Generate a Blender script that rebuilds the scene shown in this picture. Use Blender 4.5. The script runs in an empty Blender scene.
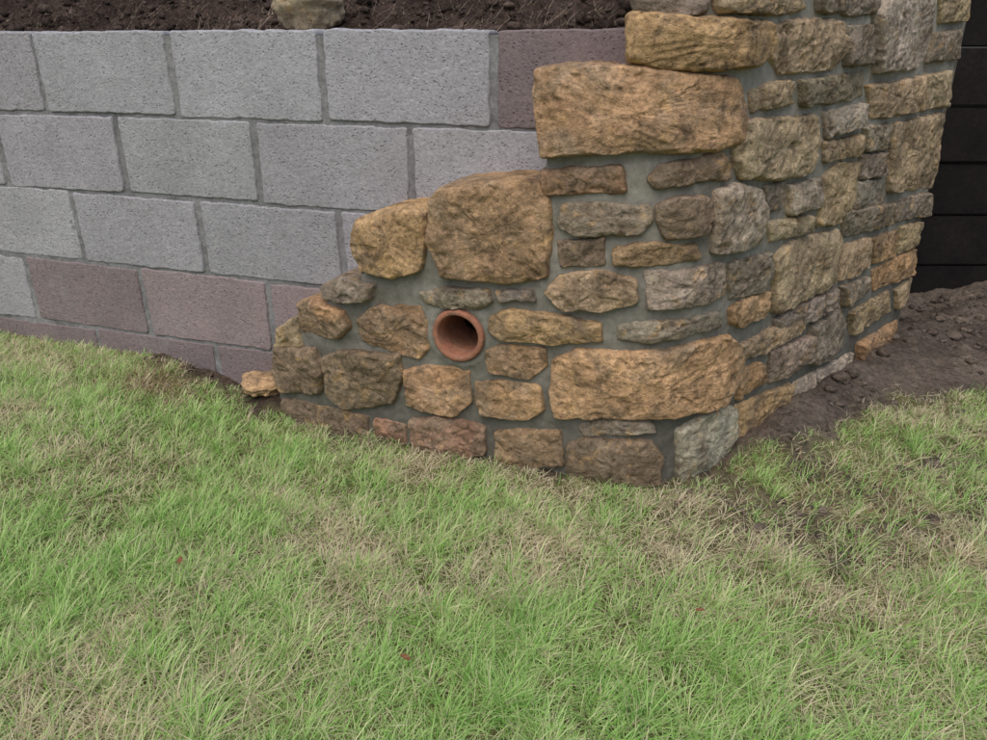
import bpy, bmesh, math, numpy as np
from mathutils import Vector
rng=np.random.default_rng(7)
scene=bpy.context.scene
# ---------------- noise ----------------
_perm=rng.permutation(256); _vals=rng.random(256)*2-1
def vnoise(P):
    i=np.floor(P).astype(np.int64); f=P-i; u=f*f*(3-2*f)
    r=np.zeros(len(P))
    for a in (0,1):
        wa=u[:,0] if a else 1-u[:,0]
        pa=_perm[(i[:,0]+a)&255]
        for b in (0,1):
            wb=u[:,1] if b else 1-u[:,1]
            pb=_perm[(pa+i[:,1]+b)&255]
            for c in (0,1):
                wc=u[:,2] if c else 1-u[:,2]
                r+=wa*wb*wc*_vals[_perm[(pb+i[:,2]+c)&255]]
    return r
def fbm(P,sc,octv=4,rough=.55,seed=0.):
    P=np.asarray(P,float)*sc+seed*17.13; r=0; a=1; t=0
    for k in range(octv):
        r=r+a*vnoise(P); t+=a; a*=rough; P=P*2.03+5.7
    return r/t
def fbm2(x,y,sc,octv=4,rough=.55,seed=0.):
    x=np.atleast_1d(x).astype(float); y=np.atleast_1d(y).astype(float)
    return fbm(np.stack([x.ravel(),y.ravel(),np.zeros(x.size)],1),sc,octv,rough,seed).reshape(x.shape)
def sstep(a,b,x):
    t=np.clip((x-a)/(b-a),0,1); return t*t*(3-2*t)
# ---------------- mesh helper ----------------
class MB:
    def __init__(s): s.V=[];s.Q=[];s.T=[];s.C=[];s.n=0
    def add(s,V,Q=None,T=None,col=(1,1,1,1)):
        V=np.asarray(V,float)
        if Q is not None and len(Q): s.Q.append(np.asarray(Q)+s.n)
        if T is not None and len(T): s.T.append(np.asarray(T)+s.n)
        c=np.asarray(col,float)
        if c.ndim==1: c=np.tile(c,(len(V),1))
        if c.shape[1]==3: c=np.concatenate([c,np.ones((len(c),1))],1)
        s.V.append(V); s.C.append(c); s.n+=len(V)
    def build(s,name,mat,smooth=True,parent=None):
        V=np.concatenate(s.V); C=np.concatenate(s.C)
        Q=np.concatenate(s.Q) if s.Q else np.zeros((0,4),int)
        T=np.concatenate(s.T) if s.T else np.zeros((0,3),int)
        me=bpy.data.meshes.new(name)
        me.vertices.add(len(V)); me.vertices.foreach_set('co',V.astype(np.float32).ravel())
        L=np.concatenate([Q.ravel(),T.ravel()]).astype(np.int32)
        me.loops.add(len(L)); me.loops.foreach_set('vertex_index',L)
        nf=len(Q)+len(T); me.polygons.add(nf)
        st=np.concatenate([np.arange(len(Q))*4,len(Q)*4+np.arange(len(T))*3]).astype(np.int32)
        me.polygons.foreach_set('loop_start',st)
        me.polygons.foreach_set('use_smooth',np.full(nf,smooth))
        me.update(calc_edges=True); me.validate()
        a=me.color_attributes.new('col','FLOAT_COLOR','POINT')
        a.data.foreach_set('color',C.astype(np.float32).ravel())
        me.materials.append(mat)
        o=bpy.data.objects.new(name,me); scene.collection.objects.link(o)
        if parent: o.parent=parent
        return o
def gridq(nr,nc,wrap=False):
    r=np.arange(nr-1)[:,None]; c=np.arange(nc if wrap else nc-1)[None,:]
    c2=(c+1)%nc
    return np.stack([r*nc+c,r*nc+c2,(r+1)*nc+c2,(r+1)*nc+c],-1).reshape(-1,4)
def empty(name):
    o=bpy.data.objects.new(name,None); scene.collection.objects.link(o); return o
# ---------------- survey: camera station and walls ----------------
F=760.; PX=493.5; PY=370.; CP=math.cos(math.radians(23.5)); SP=math.sin(math.radians(23.5)); CZ=1.0
def ray(px,py):
    v=(py-PY)/F; return (px-PX)/F, CP-v*SP, SP+v*CP
def gnd(px,py,z=0.0):
    l,f,d=ray(px,py); t=(CZ-z)/d; return l*t,f*t
class Path:
    def __init__(s,pts,step=.004,sm=0):
        p=np.array(pts,float); d=np.r_[0,np.cumsum(np.hypot(*np.diff(p,axis=0).T))]
        n=int(d[-1]/step); t=np.linspace(0,d[-1],n)
        q=np.stack([np.interp(t,d,p[:,0]),np.interp(t,d,p[:,1])],1)
        if sm:
            k=np.hanning(sm*2+3)[1:-1]; k/=k.sum()
            e=np.pad(q,((sm,sm),(0,0)),mode='reflect',reflect_type='odd')
            q=np.stack([np.convolve(e[:,i],k,'valid') for i in (0,1)],1)
        s.p=q; s.s=np.r_[0,np.cumsum(np.hypot(*np.diff(q,axis=0).T))]
        tg=np.gradient(q,axis=0); tg/=np.linalg.norm(tg,axis=1)[:,None]
        s.n=np.stack([tg[:,1],-tg[:,0]],1)
        s.u=q[:,0]/q[:,1]
    def at(s,a,h):
        a=np.asarray(a); x=np.interp(a,s.s,s.p[:,0]); y=np.interp(a,s.s,s.p[:,1])
        lo=np.minimum(a-s.s[0],0)+np.maximum(a-s.s[-1],0)
        nx=np.interp(a,s.s,s.n[:,0]); ny=np.interp(a,s.s,s.n[:,1])
        x=x-ny*lo; y=y+nx*lo
        return x+nx*h, y+ny*h
    def px(s,px,py):
        l,f,d=ray(px,py); u=l/f; a=np.interp(u,s.u,s.s)
        D=np.interp(a,s.s,s.p[:,1]); return float(a), float(CZ-d*D/f)
bz=[]
A=np.array([.34,1.627]);B=np.array([.45,1.604]);C=np.array([.555,1.715])
for t in np.linspace(0,1,12): bz.append(tuple((1-t)**2*A+2*t*(1-t)*B+t*t*C))
SW=Path([(-.70,2.035),(-.45,1.915),(-.215,1.815),(0,1.735),(.192,1.665)]+bz+[(1.497,2.63)],sm=12)
# ---------------- materials ----------------
def newmat(name):
    m=bpy.data.materials.new(name); m.use_nodes=True; nt=m.node_tree
    b=nt.nodes['Principled BSDF']; return m,nt,b
class NT:
    def __init__(s,nt): s.nt=nt
    def n(s,t,**k):
        x=s.nt.nodes.new(t)
        for a,b in k.items(): setattr(x,a,b)
        return x
    def l(s,a,b): s.nt.links.new(a,b)
    def noise(s,sc,det=4,rough=.6,vec=None,dist=0):
        x=s.n('ShaderNodeTexNoise'); x.inputs['Scale'].default_value=sc; x.inputs['Detail'].default_value=det
        x.inputs['Roughness'].default_value=rough; x.inputs['Distortion'].default_value=dist
        if vec is not None: s.l(vec,x.inputs['Vector'])
        return x.outputs['Fac']
    def mr(s,v,a,b,c,d):
        x=s.n('ShaderNodeMapRange'); s.l(v,x.inputs[0])
        for i,q in enumerate((a,b,c,d)): x.inputs[i+1].default_value=q
        return x.outputs[0]
    def mix(s,f,a,b,mode='MIX'):
        x=s.n('ShaderNodeMix',data_type='RGBA',blend_type=mode)
        for sock,v in ((x.inputs[0],f),(x.inputs[6],a),(x.inputs[7],b)):
            if hasattr(v,'is_output'): s.l(v,sock)
            else: sock.default_value=v if not isinstance(v,tuple) else (*v,1)[:4]
        return x.outputs[2]
    def math(s,op,a,b=None):
        x=s.n('ShaderNodeMath',operation=op)
        for i,v in enumerate((a,b)):
            if v is None: continue
            if hasattr(v,'is_output'): s.l(v,x.inputs[i])
            else: x.inputs[i].default_value=v
        return x.outputs[0]
    def bump(s,h,st,dist,prev=None):
        x=s.n('ShaderNodeBump'); x.inputs['Strength'].default_value=st; x.inputs['Distance'].default_value=dist
        s.l(h,x.inputs['Height'])
        if prev is not None: s.l(prev,x.inputs['Normal'])
        return x.outputs[0]
def surf_mat(name,tint=(1,1,1),big=(6,.6,1.3),fine=(70,.6,1.4),speck=None,bumps=((40,.6,.01),(200,.5,.003)),rough=.95,stains=(),pits=None,spec=.2):
    m,nt,b=newmat(name); N=NT(nt)
    tc=N.n('ShaderNodeTexCoord').outputs['Object']
    at=N.n('ShaderNodeAttribute',attribute_name='col')
    c=N.mix(1.0,at.outputs['Color'],tint,'MULTIPLY')
    for sc,lo,hi,colr,amt in stains:
        f=N.mr(N.noise(sc,5,.65,tc,.6),lo,hi,0,amt); c=N.mix(f,c,colr)
    for sc,lo,hi,dt in ((*big,3),(*fine,4)):
        v=N.mr(N.noise(sc,dt,.7,tc),.3,.7,lo,hi)
        cc=N.n('ShaderNodeCombineXYZ')
        for i in range(3): N.l(v,cc.inputs[i])
        c=N.mix(1.0,c,cc.outputs[0],'MULTIPLY')
    if speck:
        sc,lo,hi,colr,amt=speck
        f=N.mr(N.noise(sc,2,.6,tc),lo,hi,0,amt); c=N.mix(f,c,colr)
    nb=None
    for sc,st,d in bumps: nb=N.bump(N.noise(sc,4,.7,tc),st,d,nb)
    if pits:
        sc,th,st,d,dk=pits
        vo=N.n('ShaderNodeTexVoronoi'); vo.inputs['Scale'].default_value=sc; N.l(tc,vo.inputs['Vector'])
        h=N.mr(vo.outputs['Distance'],0,th,0,1)
        nz=N.mr(N.noise(sc*.35,2,.5,tc),.45,.55,0,1)
        h=N.math('MAXIMUM',h,nz)
        nb=N.bump(h,st,d,nb)
        hc=N.mr(h,0,1,dk,1); cc=N.n('ShaderNodeCombineXYZ')
        for i in range(3): N.l(hc,cc.inputs[i])
        c=N.mix(1.0,c,cc.outputs[0],'MULTIPLY')
    N.l(c,b.inputs['Base Color']); N.l(nb,b.inputs['Normal'])
    b.inputs['Roughness'].default_value=rough; b.inputs['Specular IOR Level'].default_value=spec
    return m
M_stone=surf_mat('sandstone',big=(12,.66,1.34),fine=(70,.62,1.36),speck=(120,.61,.71,(.05,.036,.025),.6),
  stains=((7,.47,.63,(.235,.185,.13),.7),(18,.51,.66,(.115,.083,.055),.7),(23,.56,.68,(.45,.285,.13),.55)),bumps=((45,.7,.009),(130,.9,.006)),rough=.95,spec=.1)
M_mort=surf_mat('wall_mortar',big=(5,.75,1.2),fine=(60,.8,1.2),bumps=((18,.4,.008),(200,.5,.002)),rough=.85,stains=((9,.5,.7,(.10,.09,.07),.5),),spec=.15)
M_block=surf_mat('concrete_block',big=(4,.88,1.10),fine=(90,.80,1.18),speck=(260,.60,.72,(.10,.10,.105),.45),bumps=((50,.4,.004),(150,.9,.004)),pits=(105,.33,.7,.004,.66),rough=.97,stains=((5,.56,.72,(.27,.265,.26),.4),))
M_bmort=surf_mat('block_mortar',big=(8,.75,1.2),fine=(90,.75,1.25),bumps=((40,.6,.006),(260,.6,.002)),rough=.95,stains=((20,.5,.65,(.14,.14,.14),.6),))
M_soil=surf_mat('soil',big=(5,.55,1.4),fine=(60,.5,1.5),bumps=((30,.8,.02),(140,1.,.008)),rough=1.,spec=.1)
M_ground=surf_mat('ground',big=(4,.65,1.25),fine=(60,.5,1.5),bumps=((35,.8,.02),(150,1.,.008)),rough=1.,spec=.1)
M_terra=surf_mat('terracotta',big=(20,.75,1.2),fine=(120,.8,1.2),bumps=((60,.3,.003),(300,.3,.001)),rough=.85,stains=((30,.48,.66,(.20,.14,.10),.75),),spec=.15)
M_wood=surf_mat('dark_timber',big=(5,.6,1.4),fine=(60,.6,1.4),bumps=((50,.5,.004),(200,.3,.001)),rough=.75)
def leaf_mat(name,trans=.35):
    m,nt,b=newmat(name); N=NT(nt)
    at=N.n('ShaderNodeAttribute',attribute_name='col').outputs['Color']
    N.l(at,b.inputs['Base Color']); b.inputs['Roughness'].default_value=.5; b.inputs['Specular IOR Level'].default_value=.35
    tr=N.n('ShaderNodeBsdfTranslucent'); N.l(at,tr.inputs['Color'])
    mx=N.n('ShaderNodeMixShader'); mx.inputs[0].default_value=trans
    N.l(b.outputs[0],mx.inputs[1]); N.l(tr.outputs[0],mx.inputs[2])
    N.l(mx.outputs[0],nt.nodes['Material Output'].inputs['Surface']); return m
M_grass=leaf_mat('grass_blades',.42)
# ---------------- stone builder ----------------
def expand(P,e):
    d=np.roll(P,-1,0)-P; d/=np.linalg.norm(d,axis=1)[:,None]; n=np.stack([d[:,1],-d[:,0]],1); m=np.roll(n,1,0)
    b=n+m; k=(b*n).sum(1); k=np.maximum(k,.6)
    return P+b*(e/k)[:,None]
def roundc(P,r):
    out=[]
    for i in range(len(P)):
        a,b,c=P[i-1],P[i],P[(i+1)%len(P)]
        la,lc=np.linalg.norm(a-b),np.linalg.norm(c-b); r1=min(r,.42*la); r2=min(r,.42*lc)
        p=b+(a-b)/la*r1; q=b+(c-b)/lc*r2
        for t in (0,.33,.67,1): out.append((1-t)**2*p+2*t*(1-t)*b+t*t*q)
    return np.array(out)
def stone(mb,path,poly,col,prot=.016,depth=.09,amp=1.,seed=0.,edge=.0032,rnd=.008,step=.005,cr=.008,base=-.010,ex=.006):
    P=np.array(poly,float)
    area=.5*np.sum(P[:,0]*np.roll(P[:,1],-1)-np.roll(P[:,0],-1)*P[:,1])
    if area<0: P=P[::-1]
    P=roundc(expand(P,ex),cr)
    Q=np.vstack([P,P[:1]]); d=np.r_[0,np.cumsum(np.hypot(*np.diff(Q,axis=0).T))]
    n=max(28,int(d[-1]/step)); t=np.linspace(0,d[-1],n,endpoint=False)
    O=np.stack([np.interp(t,d,Q[:,0]),np.interp(t,d,Q[:,1])],1)
    z0=np.zeros(n)
    O+=edge*np.stack([fbm(np.c_[O,z0],24,4,.75,seed=seed+1),fbm(np.c_[O,z0],24,4,.75,seed=seed+2)],1)*2.2
    c=O.mean(0); half=min(np.ptp(O[:,0]),np.ptp(O[:,1]))/2; big=max(np.ptp(O[:,0]),np.ptp(O[:,1]))/2
    R=int(np.clip((half+big)/2/step,8,36))
    fr=1-np.linspace(0,1,R,endpoint=False)**1.15; fr=np.r_[1,1-.0010/half,1-.0022/half,1-.0040/half,1-.0065/half,fr[1:]]; fr=np.unique(fr[fr>0.01])[::-1]
    V2=(c+(O-c)[None]*fr[:,None,None]).reshape(-1,2); V2=np.vstack([V2,c])
    a=O; b=np.roll(O,-1,0); ab=b-a; L2=(ab**2).sum(1)
    dist=np.full(len(V2),9.)
    for i in range(0,len(V2),2000):
        p=V2[i:i+2000,None]; tt=np.clip(((p-a)*ab).sum(-1)/L2,0,1); dist[i:i+2000]=np.sqrt((((a+ab*tt[...,None])-p)**2).sum(-1)).min(1)
    P3=np.c_[V2,np.full(len(V2),seed*.37)]
    rv=rnd*(1+1.2*fbm(P3,25,2,seed=seed+8)) if amp>.5 else rnd
    r=np.clip(dist/np.maximum(rv,.002),0,1); prof=(1-(1-r)**2)**.5
    g=rng.normal(0,.06,2)
    n1=fbm(P3,8,3,seed=seed); n2=fbm(P3,34,4,.7,seed=seed+3); n3=1-np.abs(fbm(P3,20,3,seed=seed+5))*2
    fc=fbm(P3,10,2,seed=seed+9)*4.5; fq=np.floor(fc); ff=fc-fq; facet=(fq+sstep(.40,.60,ff))/4
    pit=sstep(.25,.45,fbm(P3,42,2,seed=seed+11))
    h=base+(prot-base)*prof+amp*prof*(.005*n1+.007*n2+.002*n3+.012*facet-.005*pit-.001+.004*sstep(0,.035,dist)+((V2-c)*g).sum(1)*.6)
    h=np.maximum(h,base+(.0050-base)*prof*.999) if amp>.5 else h
    x,y=path.at(V2[:,0],h); z=V2[:,1]+amp*.0025*n2
    V=np.c_[x,y,z]; m=len(fr)
    qs=gridq(m,n,True); k=np.arange(n); ctr=m*n
    T=np.c_[np.full(n,ctr),(m-1)*n+k,(m-1)*n+(k+1)%n]
    OB=c+(O-c)*.97; x1,y1=path.at(O[:,0],np.full(n,-depth*.5)); x2,y2=path.at(OB[:,0],np.full(n,-depth))
    nb=fbm(np.c_[O*1.,z0+3],30,3,seed=seed+7)*.004*amp
    V=np.vstack([V,np.c_[x1,y1,O[:,1]+nb],np.c_[x2,y2,OB[:,1]+nb]]); o1=ctr+1
    q2=np.stack([k,o1+k,o1+(k+1)%n,(k+1)%n],1); q3=np.stack([o1+k,o1+n+k,o1+n+(k+1)%n,o1+(k+1)%n],1)
    cc=np.tile(np.r_[col,1.],(len(V),1))
    mb.add(V,np.vstack([qs,q2,q3]),T,cc)
COL={'O':(.44,.280,.15),'T':(.43,.325,.205),'G':(.28,.235,.18),'D':(.20,.145,.10),'R':(.30,.175,.115),'L':(.42,.36,.275),'B':(.33,.215,.125)}
S=[ # outline in survey pixels, tone, protrusion(mm), depth(mm)
("632,-6 706,-6 704,12 690,15 634,9","G"),("711,-6 799,-6 800,8 780,13 715,13","T"),("815,-6 880,-6 879,12 850,14 816,10","G"),
("627,17 640,12 700,18 764,24 763,45 750,66 700,69 655,67 627,60","O",26,200),
("768,26 800,20 838,22 842,45 830,68 778,73 765,50","T"),("845,28 872,27 869,62 842,66","G"),
("872,14 882,-6 932,-6 931,40 916,68 872,71","L"),("937,-6 966,-6 962,20 937,22","T"),("930,34 959,30 955,58 925,61","G"),
("539,70 560,65 640,69 733,78 740,95 736,140 715,150 630,150 545,154 538,110","O",32,200),
("748,93 765,83 789,83 790,103 765,108 749,110","T"),("797,82 862,72 860,96 835,101 799,105","G"),("864,86 918,78 917,110 870,118","T"),("922,76 948,72 944,105 921,108","T"),
("732,126 745,120 812,116 815,130 806,172 770,178 738,178 732,163","T",22),
("821,113 860,105 858,125 824,137","L"),("820,143 858,136 858,154 821,160","T"),("862,128 887,124 886,148 862,150","G"),
("890,125 942,113 937,155 931,187 886,191","T"),("859,156 883,153 881,175 858,178","G"),
("542,171 575,168 622,167 625,190 580,193 545,192","B"),("648,180 660,166 720,152 728,165 723,178 690,182 655,188","D"),
("563,205 600,203 648,207 651,219 640,233 575,234 560,222","G"),("657,206 680,197 705,198 711,212 702,234 665,238 658,222","D"),
("714,192 735,183 756,190 765,210 757,244 735,250 711,251 712,215","L",18),
("763,186 782,182 782,206 765,213","G"),("786,186 818,178 815,206 786,213","L"),("821,176 838,163 857,163 849,205 836,222 815,225","T",18),
("857,182 882,180 880,203 853,208","G"),("767,223 805,216 805,231 768,241","T"),("840,213 890,203 888,224 840,236","G"),("893,201 925,193 922,215 892,222","G"),
("559,241 603,238 604,263 562,266","D"),("614,250 640,243 694,245 696,258 640,266 615,263","B"),
("546,291 560,276 600,270 635,280 637,299 610,309 565,307","T",20),("645,271 722,263 722,295 700,303 650,308","G"),("727,264 768,253 768,275 760,290 728,298","G"),
("770,257 790,241 835,230 838,242 833,281 800,299 771,311","T",20),("839,246 868,238 867,262 855,275 837,280","T"),("871,238 896,230 893,255 872,263","O"),("899,228 917,222 914,245 896,253","T"),
("728,309 745,298 765,293 767,309 742,326 728,323","O"),("772,319 800,303 832,289 832,307 800,322 773,334","G"),
("618,326 640,320 715,312 718,325 690,333 640,341 618,338","G"),("738,345 775,325 802,316 800,330 765,350 740,358","T"),
("808,325 840,309 843,335 840,350 810,363","G"),("848,312 888,291 890,310 850,334","T"),("893,290 911,278 909,300 894,308","T"),("871,270 913,250 911,272 872,290","O"),("838,286 866,277 866,292 840,305","G"),
("553,361 575,350 640,352 700,341 728,335 734,350 731,378 716,400 660,413 600,416 558,415 552,400","O",26),
("735,371 760,362 763,380 735,398","O"),("768,351 808,336 810,356 790,373 768,382","G"),("735,405 788,384 788,412 770,430 735,447","O"),
("792,383 830,364 850,352 849,376 800,408 791,405","L",10),("855,344 896,320 896,337 856,360","O"),
("676,430 700,415 720,403 732,408 731,441 716,462 695,474 675,478","L",18),
("567,443 585,438 650,440 661,455 657,480 600,482 568,472","D",22),("580,425 600,420 650,420 653,430 620,434 583,435","G"),
("496,431 520,429 560,431 563,465 520,466 497,462","B"),("412,419 440,416 485,426 486,452 450,455 415,446","R"),
("405,371 430,364 470,370 471,400 455,414 408,405","O"),("476,383 500,380 540,386 543,410 525,418 480,412","O"),
("487,351 500,344 545,348 548,364 530,377 490,370","B"),("492,316 510,310 560,315 601,325 602,339 550,342 500,337 490,328","O",18),
("497,291 533,291 535,299 500,300","G"),("360,320 375,306 420,307 430,325 433,345 420,357 390,350 363,340","B"),
("421,293 440,288 490,290 493,300 482,307 430,304","G"),("326,356 345,350 400,355 404,375 395,403 345,406 328,390","D",24),
("277,346 318,349 325,375 321,392 285,390 275,370","D",24,150),("279,330 297,318 303,346 278,345","T",10,150),
("298,304 310,300 345,310 351,325 340,338 303,332","O",22,160),("321,288 340,278 375,285 373,298 345,301 325,297","G",18,160),
("358,221 375,214 412,209 425,215 426,240 421,270 395,276 365,270 356,245","O",28,180),
("435,197 445,187 500,183 538,184 551,200 551,240 546,276 510,281 445,275 433,240","B",28,190),
("284,399 305,402 368,416 370,434 325,428 286,416","D",14),("376,418 405,424 407,442 378,438","R",10),
]
mb=MB(); PIPE=SW.px(460,334)
for i,e in enumerate(S):
    pts=[SW.px(*map(float,p.split(','))) for p in e[0].split()]
    c=np.array(COL[e[1]])*rng.uniform(.84,1.14)*(1+rng.normal(0,.025,3))
    prot=(e[2]*.95 if len(e)>2 else rng.uniform(11,18))/1000; dep=(e[3] if len(e)>3 else 80)/1000
    stone(mb,SW,pts,c,prot,dep,1.0,seed=i*1.7+3,rnd=.0065 if prot<.02 else .0095)
def course(z0,z1,s0,s1,i0):
    a=s0; i=i0
    while a<s1-.05:
        w=min(rng.uniform(.1,.24),s1-a); j=rng.uniform(-.006,.006,4)
        stone(mb,SW,[(a+.011,z0+j[0]),(a+w-.011,z0+j[1]),(a+w-.011,z1+j[2]),(a+.011,z1+j[3])],np.array(COL[rng.choice(list('OTGTL'))]),.016,.2,1,seed=i); a+=w; i+=2.3
sT=SW.px(632,5)[0]; sE=float(np.interp(.5635,SW.u,SW.s))
course(1.128,1.2,sT,sE,301.); course(1.218,1.3,sT,sE,371.)
# ---------------- stone wall mortar body ----------------
WALL=empty('stone_wall')
mb.build('stones',M_stone,parent=WALL)
prof=[(276,356),(283,338),(299,332),(302,308),(326,304),(330,290),(361,286),(364,224),(427,224),(438,204),(545,200),(549,80),(630,78),(635,30)]
pr=[SW.px(*p) for p in prof]; ps=np.maximum.accumulate([p[0] for p in pr])+np.arange(len(pr))*1e-4; pz=[p[1] for p in pr]
ps=np.r_[ps,ps[-1]+.001,sE]; pz=np.r_[pz,1.285,1.285]
ss=np.unique(np.r_[np.arange(ps[0],sE,.006),ps,sE]); ztop=np.interp(ss,ps,pz)
zg=np.arange(-.15,1.29,.006); nr=len(zg)
ZG=np.tile(zg[:,None],(1,len(ss))); CL=ZG>=ztop[None]; ZZ=np.minimum(ZG,ztop[None]); SS=np.tile(ss,(nr,1))
fl=np.c_[SS.ravel(),ZZ.ravel(),np.zeros(SS.size)]
H=(.0045*fbm(fl,12,3)+.004*fbm(fl,40,3,seed=4)+.0005).reshape(SS.shape)
d=np.hypot(SS-PIPE[0],ZZ-PIPE[1]); H+=.007*np.exp(-((d-.078)/.012)**2)
X,Y=SW.at(SS,H)
mc=np.array([.25,.238,.20])
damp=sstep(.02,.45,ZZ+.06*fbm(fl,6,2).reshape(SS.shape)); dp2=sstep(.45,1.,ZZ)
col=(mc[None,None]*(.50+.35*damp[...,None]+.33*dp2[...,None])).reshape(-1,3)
m2=MB(); q=gridq(nr,len(ss)); ctr=np.stack([SS.ravel(),ZZ.ravel()],1)[q].mean(1); cl=CL.ravel()[q]
q=q[(np.hypot(ctr[:,0]-PIPE[0],ctr[:,1]-PIPE[1])>.062)&~(cl[:,0]|cl[:,1])]
m2.add(np.c_[X.ravel(),Y.ravel(),ZZ.ravel()],q,None,col)
dep=np.interp(ss,[0,.2,sT,sT+.05,sE],[.1,.16,.17,.24,.26]); fr=np.linspace(0,1,8)[:,None]
SS2=np.tile(ss,(8,1)); X2,Y2=SW.at(SS2,-.001*(1-fr)-dep[None]*fr); Z2=np.tile(ztop,(8,1))+.004*fbm2(X2,Y2,30)*fr
m2.add(np.c_[X2.ravel(),Y2.ravel(),Z2.ravel()],gridq(8,len(ss)),None,mc*.9)
def vstrip(a,h0,h1,z0,z1,n=12):
    hh,zz=np.meshgrid(np.linspace(h0,h1,n),np.linspace(z0,z1,n)); x,y=SW.at(np.full(hh.shape,a),hh)
    m2.add(np.c_[x.ravel(),y.ravel(),zz.ravel()],gridq(n,n),None,mc*.8)
vstrip(ss[0],0,-.1,-.15,ztop[0]); vstrip(sE,.005,-.26,-.15,1.285)
kb=ss>sT+.35
xb,yb=SW.at(ss[kb],np.full(kb.sum(),-.26)); zb=np.linspace(-.15,1.285,6)
m2.add(np.c_[np.tile(xb,6),np.tile(yb,6),np.repeat(zb,kb.sum())],gridq(6,kb.sum()),None,mc*.8)
m2.build('mortar',M_mort,parent=WALL)
# ---------------- terracotta drain pipe ----------------
px0,py0=SW.at(PIPE[0],0.); nx=np.interp(PIPE[0],SW.s,SW.n[:,0]); ny=np.interp(PIPE[0],SW.s,SW.n[:,1])
nv=np.array([nx,ny,0]); tv=np.array([-ny,nx,0]); up=np.array([0,0,1.])
prf=[(-.17,.068),(.010,.0685),(.017,.0670),(.0195,.064),(.0195,.057),(.0175,.0545),(.01,.053),(-.05,.0525),(-.17,.0525)]
n=72; th=np.arange(n)/n*2*math.pi; V=[]
for h,r in prf:
    rr=r+.0006*np.sin(th*3+h*50); V.append(np.array([px0,py0,PIPE[1]])+nv*h+rr[:,None]*(np.cos(th)[:,None]*tv+np.sin(th)[:,None]*up))
mp=MB(); mp.add(np.vstack(V),gridq(len(prf),n,True),None,(.32,.145,.09))
PIP=empty('drain_pipe'); mp.build('clay_pipe',M_terra,parent=PIP)
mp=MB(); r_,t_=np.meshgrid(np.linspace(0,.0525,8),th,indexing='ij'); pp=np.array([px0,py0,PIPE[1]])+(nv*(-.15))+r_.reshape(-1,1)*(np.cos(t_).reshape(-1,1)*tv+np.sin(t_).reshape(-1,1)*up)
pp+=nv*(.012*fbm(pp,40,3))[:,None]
mp.add(pp,gridq(8,n,True),None,(.015,.010,.008)); mp.build('dark_bore_disk',M_soil,parent=PIP)  # added near-black disk: paints the dark of the bore, hides the blocks behind
# ---------------- block wall ----------------
BW=Path([(-4.0,1.929+.325*4.0),(.60,1.929-.325*.60)],step=.01); s0=4.0*math.hypot(1,.325)
zt=1.022; ch=.2245; U=.4595
first=[.012,-.212,.028,-.228,.012]
mb=MB(); purple=(.265,.215,.215); grey=(.355,.352,.366)
for r in range(6):
    z1=zt-ch*r; z0=z1-ch+.009
    o=first[r%5]
    for k in range(-10,3):
        a=o+k*U; b=a+U-.017
        a+= rng.normal(0,.002)
        if a>.45: continue
        b=min(b,.46)
        if a<-4: continue
        c=np.array(grey)*rng.uniform(.92,1.06)*(1+rng.normal(0,.010,3))
        mid=(a+b)/2
        if r==0 and a>-.05: c=np.array(purple)*.82
        if r==3 and -1.7<mid<0: c=np.array(purple)*(.88 if mid<-1.2 else 1.1)
        if r>=4: c=np.array(purple)*rng.uniform(.72,.9)
        j=rng.normal(0,.002,8)
        pts=[(s0+a+j[0],z0+j[1]),(s0+b+j[2],z0+j[3]),(s0+b+j[4],z1+j[5]),(s0+a+j[6],z1+j[7])]
        stone(mb,BW,pts,c,.0042+rng.normal(0,.0006),.1,.10,seed=500+r*31+k*2.1,edge=.0028,rnd=.004,step=.006,cr=.006,base=-.006,ex=.0)
BWE=empty('concrete_block_wall'); mb.build('blocks',M_block,parent=BWE)
m2=MB(); sa=np.arange(.02,s0+.455,.007); za=np.arange(-.2,1.012,.007); SS,ZZ=np.meshgrid(sa,za)
fl=np.c_[SS.ravel(),ZZ.ravel(),np.zeros(SS.size)]
H=(.0022*fbm(fl,14,3)+.0025*fbm(fl,60,3,seed=2)-.0004).reshape(SS.shape); X,Y=BW.at(SS,H)
m2.add(np.c_[X.ravel(),Y.ravel(),ZZ.ravel()],gridq(*SS.shape),None,(.215,.215,.215))
X2,Y2=BW.at(np.tile(sa,(2,1)),np.array([[0.],[-.1]])*np.ones((2,len(sa)))); m2.add(np.c_[X2.ravel(),Y2.ravel(),np.full(X2.size,1.012)],gridq(2,len(sa)),None,(.27,.27,.275))
m2.build('block_mortar',M_bmort,parent=BWE)
# ---------------- ground ----------------
edge_px=[(-60,326,.06),(0,330,.06),(140,354,.055),(165,368,.04),(240,397,.02),(300,414,.01),(420,445,0),(470,457,0),(570,472,0),(680,480,0),(760,455,0),(835,440,0),(855,412,0),(900,398,0),(987,392,0),(1100,385,0)]
eg=np.array([gnd(*p) for p in edge_px]); eg=eg[np.argsort(eg[:,0])]
def yE(x): 
    y=np.interp(x,eg[:,0],eg[:,1]); 
    return np.where(x<-1.2,1.929-.325*x+.03,y)
def thin(x,y): return sstep(.25,.6,x)*sstep(1.1,1.4,y)*(1-sstep(.95,1.15,x)*sstep(1.75,1.9,y)*.8)
def lawn(x,y):
    n=.05*fbm2(x,y,7,3,seed=8)+.04*fbm2(x,y,30,2,seed=9)
    m=sstep(-.05,.05,yE(x)-y+n)
    return m*(1-thin(x,y)*sstep(-.2,.3,fbm2(x,y,9,3,seed=12))*.68)
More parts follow.
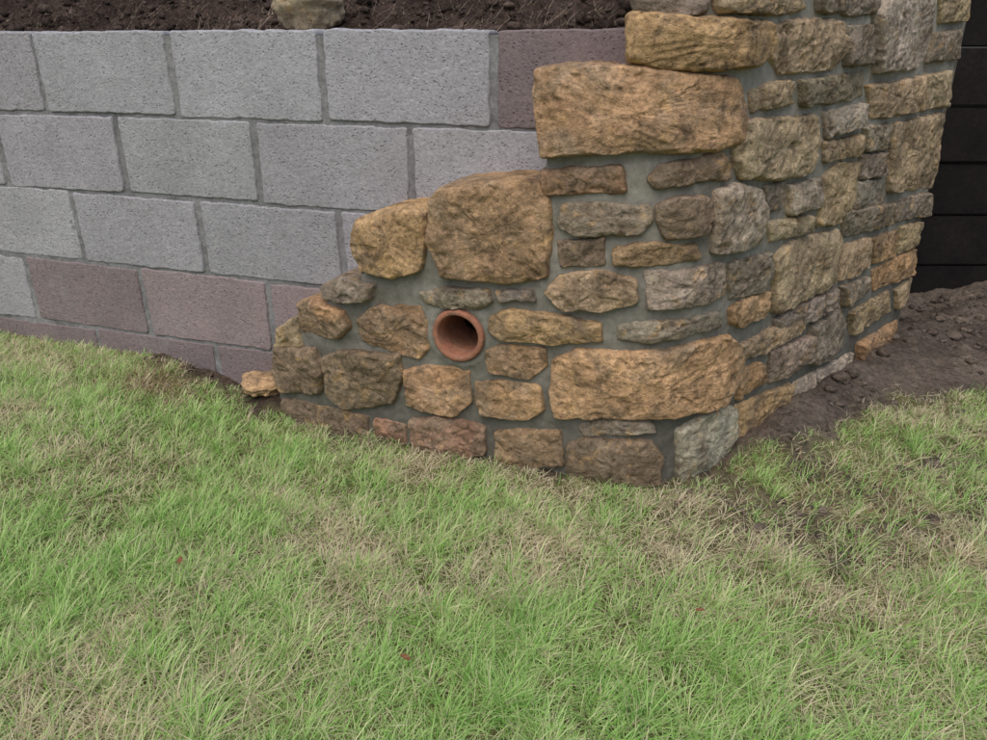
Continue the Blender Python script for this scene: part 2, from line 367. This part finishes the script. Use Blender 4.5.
def gz(x,y):
    L=sstep(-.05,.08,yE(x)-y)
    z=-.018+.012*fbm2(x,y,2.5,3,seed=3)+.008*fbm2(x,y,12,3,seed=5)*L
    z=z+.070*sstep(-.72,-1.12,x)*sstep(1.0,1.9,y)
    rough=(1-L)*np.where(y<4,1,0)
    z=z+rough*(.014+.030*fbm2(x,y,9,4,.6,seed=6)+.012*np.abs(fbm2(x,y,35,3,seed=7)))
    z=z+.035*rough*sstep(.6,.8,x)*np.exp(-((y-(x*.97+1.10))/.12)**2)
    z=z-.07*np.exp(-((x-1.75)/.14)**2-((y-2.95)/.14)**2)
    return z
def axis(a,b,st,far):
    m=np.arange(a,b,st); g=st*np.cumsum(1.13**np.arange(1,60)); g=g[g<far]
    return np.r_[(a-g)[::-1],m,b+g]
ax=axis(-2.6,2.9,.012,90); ay=axis(.4,3.4,.012,90)
XX,YY=np.meshgrid(ax,ay); Z=gz(XX,YY); Lm=lawn(XX,YY)[...,None]
nn=fbm2(XX,YY,5,3,seed=21)[...,None]
soilc=np.array([.10,.075,.056])*(1+.25*nn); greyc=np.array([.155,.128,.105])*(1+.5*nn)
wr=(sstep(.5,.9,XX)*.8)[...,None]; soilc=soilc*(1-wr)+greyc*wr
lawnc=np.array([.17,.165,.07])*(1+.3*nn)
g=MB(); g.add(np.c_[XX.ravel(),YY.ravel(),Z.ravel()],gridq(*XX.shape),None,(soilc*(1-Lm)+lawnc*Lm).reshape(-1,3))
g.build('ground',M_ground)
# ---------------- blades ----------------
def blades(mb,x,y,z,L,w,phi0,curv,th,col,tipc=None):
    N=len(x); ts=[0,.33,.68,1.]; ws=[1,.95,.65,.08]
    hd=np.c_[np.cos(th),np.sin(th)]; sd=np.c_[-np.sin(th+.5),np.cos(th+.5)]
    P=np.c_[x,y,z]; V=np.zeros((N,8,3))
    for k,t in enumerate(ts):
        if k:
            dt=t-ts[k-1]; ph=phi0+curv*(t+ts[k-1])/2
            P=P+np.c_[hd*np.sin(ph)[:,None],np.cos(ph)]*(L*dt)[:,None]
        off=np.c_[sd*(w*ws[k]/2)[:,None],np.zeros(N)]
        V[:,2*k]=P-off; V[:,2*k+1]=P+off
    b=np.arange(N)[:,None]*8
    Q=np.concatenate([b+np.array([[0,1,3,2]]),b+np.array([[2,3,5,4]]),b+np.array([[4,5,7,6]])])
    if tipc is None: tipc=col
    C=np.zeros((N,8,3)); root=np.array([.50,.48,.28])
    C[:,0:2]=(col*.6+root*.4)[:,None]; C[:,2:4]=col[:,None]; C[:,4:6]=col[:,None]; C[:,6:8]=tipc[:,None]
    mb.add(V.reshape(-1,3),Q,None,C.reshape(-1,3))
def scatter(n,xa,xb,ya,yb): return rng.uniform(xa,xb,n),rng.uniform(ya,yb,n)
def outside_walls(x,y):
    ok=(y+.325*x<1.918)|(x>.5)
    u=np.interp(x,SW.p[:,0],SW.p[:,1])
    ok&=~((x>-.7)&(y>u-.010)&(x<1.5))
    ok&=~((x>1.45)&(y>3.1))
    return ok
def bl(x,y,px,py,r):
    gx,gy=gnd(px,py); return np.exp(-((x-gx)**2+(y-gy)**2)/r**2)
def grassset(x,y,scale,tx=None,ty=None,tr=None):
    k=(rng.random(len(x))<lawn(x,y))&outside_walls(x,y)
    x=x[k];y=y[k]; N=len(x)
    if tx is not None: tx=tx[k];ty=ty[k];tr=tr[k]
    p=fbm2(x,y,3.0,4,.6,seed=31); p2=fbm2(x,y,13,3,seed=33)
    ed=np.exp(-np.clip(yE(x)-y,0,9)/.10)
    dead=.9*bl(x,y,150,398,.10)+.9*bl(x,y,560,485,.13)+.8*bl(x,y,440,465,.11)+.6*bl(x,y,850,490,.25)+.5*bl(x,y,690,500,.13)+.3*bl(x,y,60,360,.2)
    st=.15-1.0*p-.5*p2+.3*ed+.8*dead
    if tr is not None: st=st+(tr[:,0]-.5)*.30
    st=np.clip(st,0.03,.92)
    r=rng.random(N); rr=rng.random((N,1)); r2=rng.random(N)
    if tr is not None: r2=np.clip(.5*r2+.5*tr[:,1],0,1)
    G1=np.array([.33,.59,.13]);G2=np.array([.57,.74,.32]);G3=np.array([.19,.41,.08]);Y1=np.array([.76,.78,.44]);ST=np.array([.84,.74,.52])
    col=G1*(1-rr)+G2*rr
    col=np.where((r2<.25)[:,None],G3*(.8+.5*rr),col)
    col=np.where((r2>.72)[:,None],Y1*(.75+.35*rr),col)
    col=np.where((r<st)[:,None],ST*(.6+.5*rr),col)
    br=(rng.random(N)<.6*np.clip(bl(x,y,150,398,.11)+.35*bl(x,y,850,490,.3),0,1)); col=np.where(br[:,None],np.array([.38,.25,.16])*(.6+.7*rr),col)
    tip=np.where((rng.random(N)<.3)[:,None],np.array([.80,.70,.48]),col)
    ln=(.023+.024*rng.random(N)**1.3+.028*np.clip(p2+.12,0,1))*scale*(1-.4*np.clip(ed,0,1))*(1+.25*sstep(1.5,.9,y))
    w=(.0010+.0012*rng.random(N))*scale
    if tx is not None:
        th=np.arctan2(y-ty,x-tx)+rng.normal(0,.5,N)
        off=np.hypot(x-tx,y-ty); ln=ln*(.75+.85*tr[:,2])
        phi=np.clip(.15+off/.016*.45+rng.normal(0,.2,N),0,1.3); cv=rng.uniform(.5,1.6,N)
        ex=np.clip(phi+cv-1.95,0,9); cv=cv-ex
    else:
        th=rng.uniform(0,6.28,N); phi=np.clip(rng.normal(.8,.4,N),0,1.4); cv=rng.uniform(.1,1.0,N); ex=np.clip(phi+cv-1.7,0,9); cv=cv-ex
    lie=(r<st)&(rng.random(N)<.5); phi=np.where(lie,rng.uniform(1.0,1.42,N),phi); cv=np.where(lie,.15,cv)
    lift=np.where(lie,.012*rng.random(N),0)
    blades(gm,x,y,gz(x,y)-.003+lift,ln,w,phi,cv,th,np.minimum(col,.88),tip)
gm=MB()
x,y=scatter(200000,-2.4,2.6,.5,2.95); k=np.abs(x)<.80*y+.35; grassset(x[k],y[k],1.)
nt_=13500; x,y=scatter(nt_,-2.4,2.6,.5,2.95); k=np.abs(x)<.80*y+.35; x=x[k];y=y[k]; tr=rng.random((len(x),3)); reps=rng.integers(12,34,len(x))
TX=np.repeat(x,reps);TY=np.repeat(y,reps);TR=np.repeat(tr,reps,0); o=rng.normal(0,.010,(len(TX),2)); grassset(TX+o[:,0],TY+o[:,1],1.05,TX,TY,TR)
x,y=scatter(80000,-4.5,4.5,-2.5,3.2); k=(np.abs(x)>=.80*y+.35)|(y<.5); grassset(x[k],y[k],1.7)
gm.build('lawn_grass',M_grass,smooth=False)
# ---------------- clods / loose lumps ----------------
def ico(n):
    bm=bmesh.new(); bmesh.ops.create_icosphere(bm,subdivisions=n,radius=1)
    a=np.array([v.co[:] for v in bm.verts]); b=np.array([[v.index for v in f.verts] for f in bm.faces]); bm.free(); return a,b
IV,IT=ico(2); IV5,IT5=ico(5)
def lump(mb,c,r,col,seed,iv=IV,it=IT,squash=.65,am=.35):
    n=fbm(iv,1.3,3,seed=seed)
    V=iv*(1+am*2*n)[:,None]*np.array([1,rng.uniform(.7,1.2),squash])*r
    a=rng.random()*6.28; R=np.array([[math.cos(a),-math.sin(a),0],[math.sin(a),math.cos(a),0],[0,0,1]])
    mb.add(V@R.T+np.array(c),None,it,col)
cm=MB(); cnt=0
while cnt<1500:
    x=rng.uniform(-1.4,2.6); y=rng.uniform(1.3,3.1)
    if x<.5 and rng.random()<.4: continue
    if lawn(np.array([x]),np.array([y]))[0]>rng.uniform(.2,.9): continue
    if not outside_walls(np.array([x]),np.array([y]))[0]: continue
    if x>.5 and fbm2(x,y,6,2,seed=90)[0]<-.12: continue
    r=rng.exponential(.0045)+.002; r=min(r,.024)
    c=np.array([.12,.09,.068])*rng.uniform(.6,1.5) if x<.5 else np.array([.15,.12,.096])*rng.uniform(.6,1.3)
    lump(cm,(x,y,gz(np.array([x]),np.array([y]))[0]+r*.15),r,c,cnt*.7); cnt+=1
for px,py,r in ((865,352,.03),(880,362,.022),(850,385,.02),(840,392,.024),(870,340,.02),(893,345,.018),(828,402,.018),(915,318,.026),(940,322,.02),(905,470,.02),(960,325,.02)):
    x,y=gnd(px,py); lump(cm,(x,y,gz(np.array([x]),np.array([y]))[0]+r*.3),r,np.array([.15,.12,.095])*rng.uniform(.7,1.2),px*.1)
cm.build('soil_clods',M_soil)
sm=MB()
x,y=gnd(264,384,.03); lump(sm,(x,y,.034),.065,(.44,.29,.16),3.1,IV5,IT5,.45,.25)
sm.build('loose_stone',M_stone)
# ---------------- soil bank behind block wall ----------------
bk=MB(); sa=np.arange(-3.9,2.2,.014); wa=np.r_[np.arange(.09,1.2,.014),np.arange(1.2,4,.08)]
SS,WW=np.meshgrid(sa,wa); sq=math.hypot(1,.325); tx,ty=1/sq,-.325/sq; nx_,ny_=.325/sq,1/sq
X=SS*tx+WW*nx_; Y=1.929+SS*ty+WW*ny_
dd=WW-.09
Z=.985+np.minimum(.42*dd,.75)+.05*fbm2(X,Y,5,4,.6,seed=61)*sstep(0,.15,dd)+.03*(np.abs(fbm2(X,Y,18,4,.65,seed=62)))*sstep(-.02,.08,dd)+.012*fbm2(X,Y,60,3,.6,seed=63)
side=(X-.555)*(-.697)+(Y-1.715)*.717
q=gridq(*SS.shape); keep=(side.ravel()[q].min(1)>.10)
nb=fbm2(X,Y,8,3,seed=64)[...,None]
bk.add(np.c_[X.ravel(),Y.ravel(),Z.ravel()],q[keep],None,(np.array([.060,.042,.034])*(1+.5*nb)).reshape(-1,3))
def bankz(s,w):
    i=np.clip(np.searchsorted(wa,w),0,len(wa)-1); j=np.clip(np.searchsorted(sa,s),0,len(sa)-1); return X[i,j],Y[i,j],Z[i,j],side[i,j]
for i in range(1700):
    s=rng.uniform(-3,1.2); w=.10+rng.exponential(.2)
    x,y,z,sd_=bankz(s,w)
    if sd_<.14: continue
    r=min(.003+rng.exponential(.005),.024)
    lump(bk,(x,y,z+r*.3),r,np.array([.075,.055,.045])*rng.uniform(.4,1.7),i*.9)
s=rng.uniform(-3,1.2,9000); w=.10+rng.exponential(.25,9000); x,y,z,sd_=bankz(s,w); k=sd_>.14; x,y,z=x[k],y[k],z[k]; N=len(x)
bc=np.array([.17,.125,.10])*rng.uniform(.3,1.8,(N,1))
blades(bk,x,y,z+.002,rng.uniform(.02,.08,N),rng.uniform(.001,.0025,N),rng.uniform(.7,1.5,N),rng.uniform(-.3,.6,N),rng.uniform(0,6.28,N),bc)
bk.build('soil_bank',M_soil)
rb=MB(); l,f,d=ray(307,6); t=2.22/f; lump(rb,(l*t,2.22,1-d*t+.0),.100,(.38,.31,.21),3.3,IV5,IT5,.62,.22); rb.build('sandstone_boulder',M_stone)
# ---------------- timber retaining boards on the right ----------------
TB=empty('timber_board_wall'); 
def board(name,x0,x1,y0,y1,z0,z1,c):
    bm=bmesh.new(); bmesh.ops.create_cube(bm,size=1)
    for v in bm.verts: v.co=Vector(((x0+x1)/2+v.co.x*(x1-x0),(y0+y1)/2+v.co.y*(y1-y0),(z0+z1)/2+v.co.z*(z1-z0)))
    bmesh.ops.bevel(bm,geom=bm.edges[:],offset=.006,segments=2,affect='EDGES')
    me=bpy.data.meshes.new(name); bm.to_mesh(me); bm.free(); me.materials.append(M_wood)
    a=me.color_attributes.new('col','FLOAT_COLOR','POINT'); a.data.foreach_set('color',np.tile(np.r_[c,1.],len(me.vertices)))
    o=bpy.data.objects.new(name,me); scene.collection.objects.link(o); o.parent=TB
z=-.1
for i in range(9):
    hgt=.215; board('board_%d'%(i+1),1.52+rng.uniform(0,.01),4.6,3.15+rng.uniform(0,.012),3.25,z,z+hgt-.006,np.array([.010,.008,.0075])*rng.uniform(.7,1.4)); z+=hgt
for i,xx in enumerate((2.35,3.9)): board('post_%d'%(i+1),xx,xx+.1,3.06,3.145,-.2,1.9,np.array([.010,.008,.0075]))
# ---------------- dead leaves on the lawn ----------------
lf=MB()
for px,py in ((405,657),(180,560),(700,610)):
    x,y=gnd(px,py,.03); n=10; th_=np.linspace(0,2*math.pi,n,endpoint=False); L=rng.uniform(.007,.011)
    a=rng.random()*6.28; u=np.cos(th_)*L; v=np.sin(th_)*L*.5*(1-.3*np.cos(th_)); zz=.03+.3*np.abs(v)+.15*u
    V=np.c_[x+u*math.cos(a)-v*math.sin(a),y+u*math.sin(a)+v*math.cos(a),zz]; V=np.vstack([V,[x,y,.03]])
    k=np.arange(n); lf.add(V,None,np.c_[k,(k+1)%n,np.full(n,n)],(.30,.13,.07))
lf.build('fallen_leaves',M_grass)
# ---------------- light ----------------
el,az=math.radians(60),math.radians(200)
w=bpy.data.worlds.new('World'); scene.world=w; w.use_nodes=True; nt=w.node_tree
sk=nt.nodes.new('ShaderNodeTexSky'); sk.sky_type='NISHITA'; sk.sun_disc=False; sk.sun_elevation=el; sk.sun_rotation=az; sk.dust_density=4; sk.air_density=1
nt.links.new(sk.outputs[0],nt.nodes['Background'].inputs['Color']); nt.nodes['Background'].inputs['Strength'].default_value=.15
sl=bpy.data.lights.new('sun','SUN'); sl.energy=1.5; sl.angle=math.radians(60); sl.color=(1,.97,.93)
so=bpy.data.objects.new('sun',sl); scene.collection.objects.link(so)
dv=Vector((math.sin(az)*math.cos(el),math.cos(az)*math.cos(el),math.sin(el))); so.rotation_euler=dv.to_track_quat('Z','Y').to_euler()
cam=bpy.data.cameras.new('camera'); cam.sensor_width=36; cam.lens=F/987*36; cam.clip_start=.02; cam.clip_end=500
co=bpy.data.objects.new('camera',cam); scene.collection.objects.link(co); co.location=(0,0,CZ); co.rotation_euler=(math.radians(90-23.5),0,0); scene.camera=co
scene.view_settings.view_transform='Standard'; scene.view_settings.look='None'; scene.view_settings.exposure=0
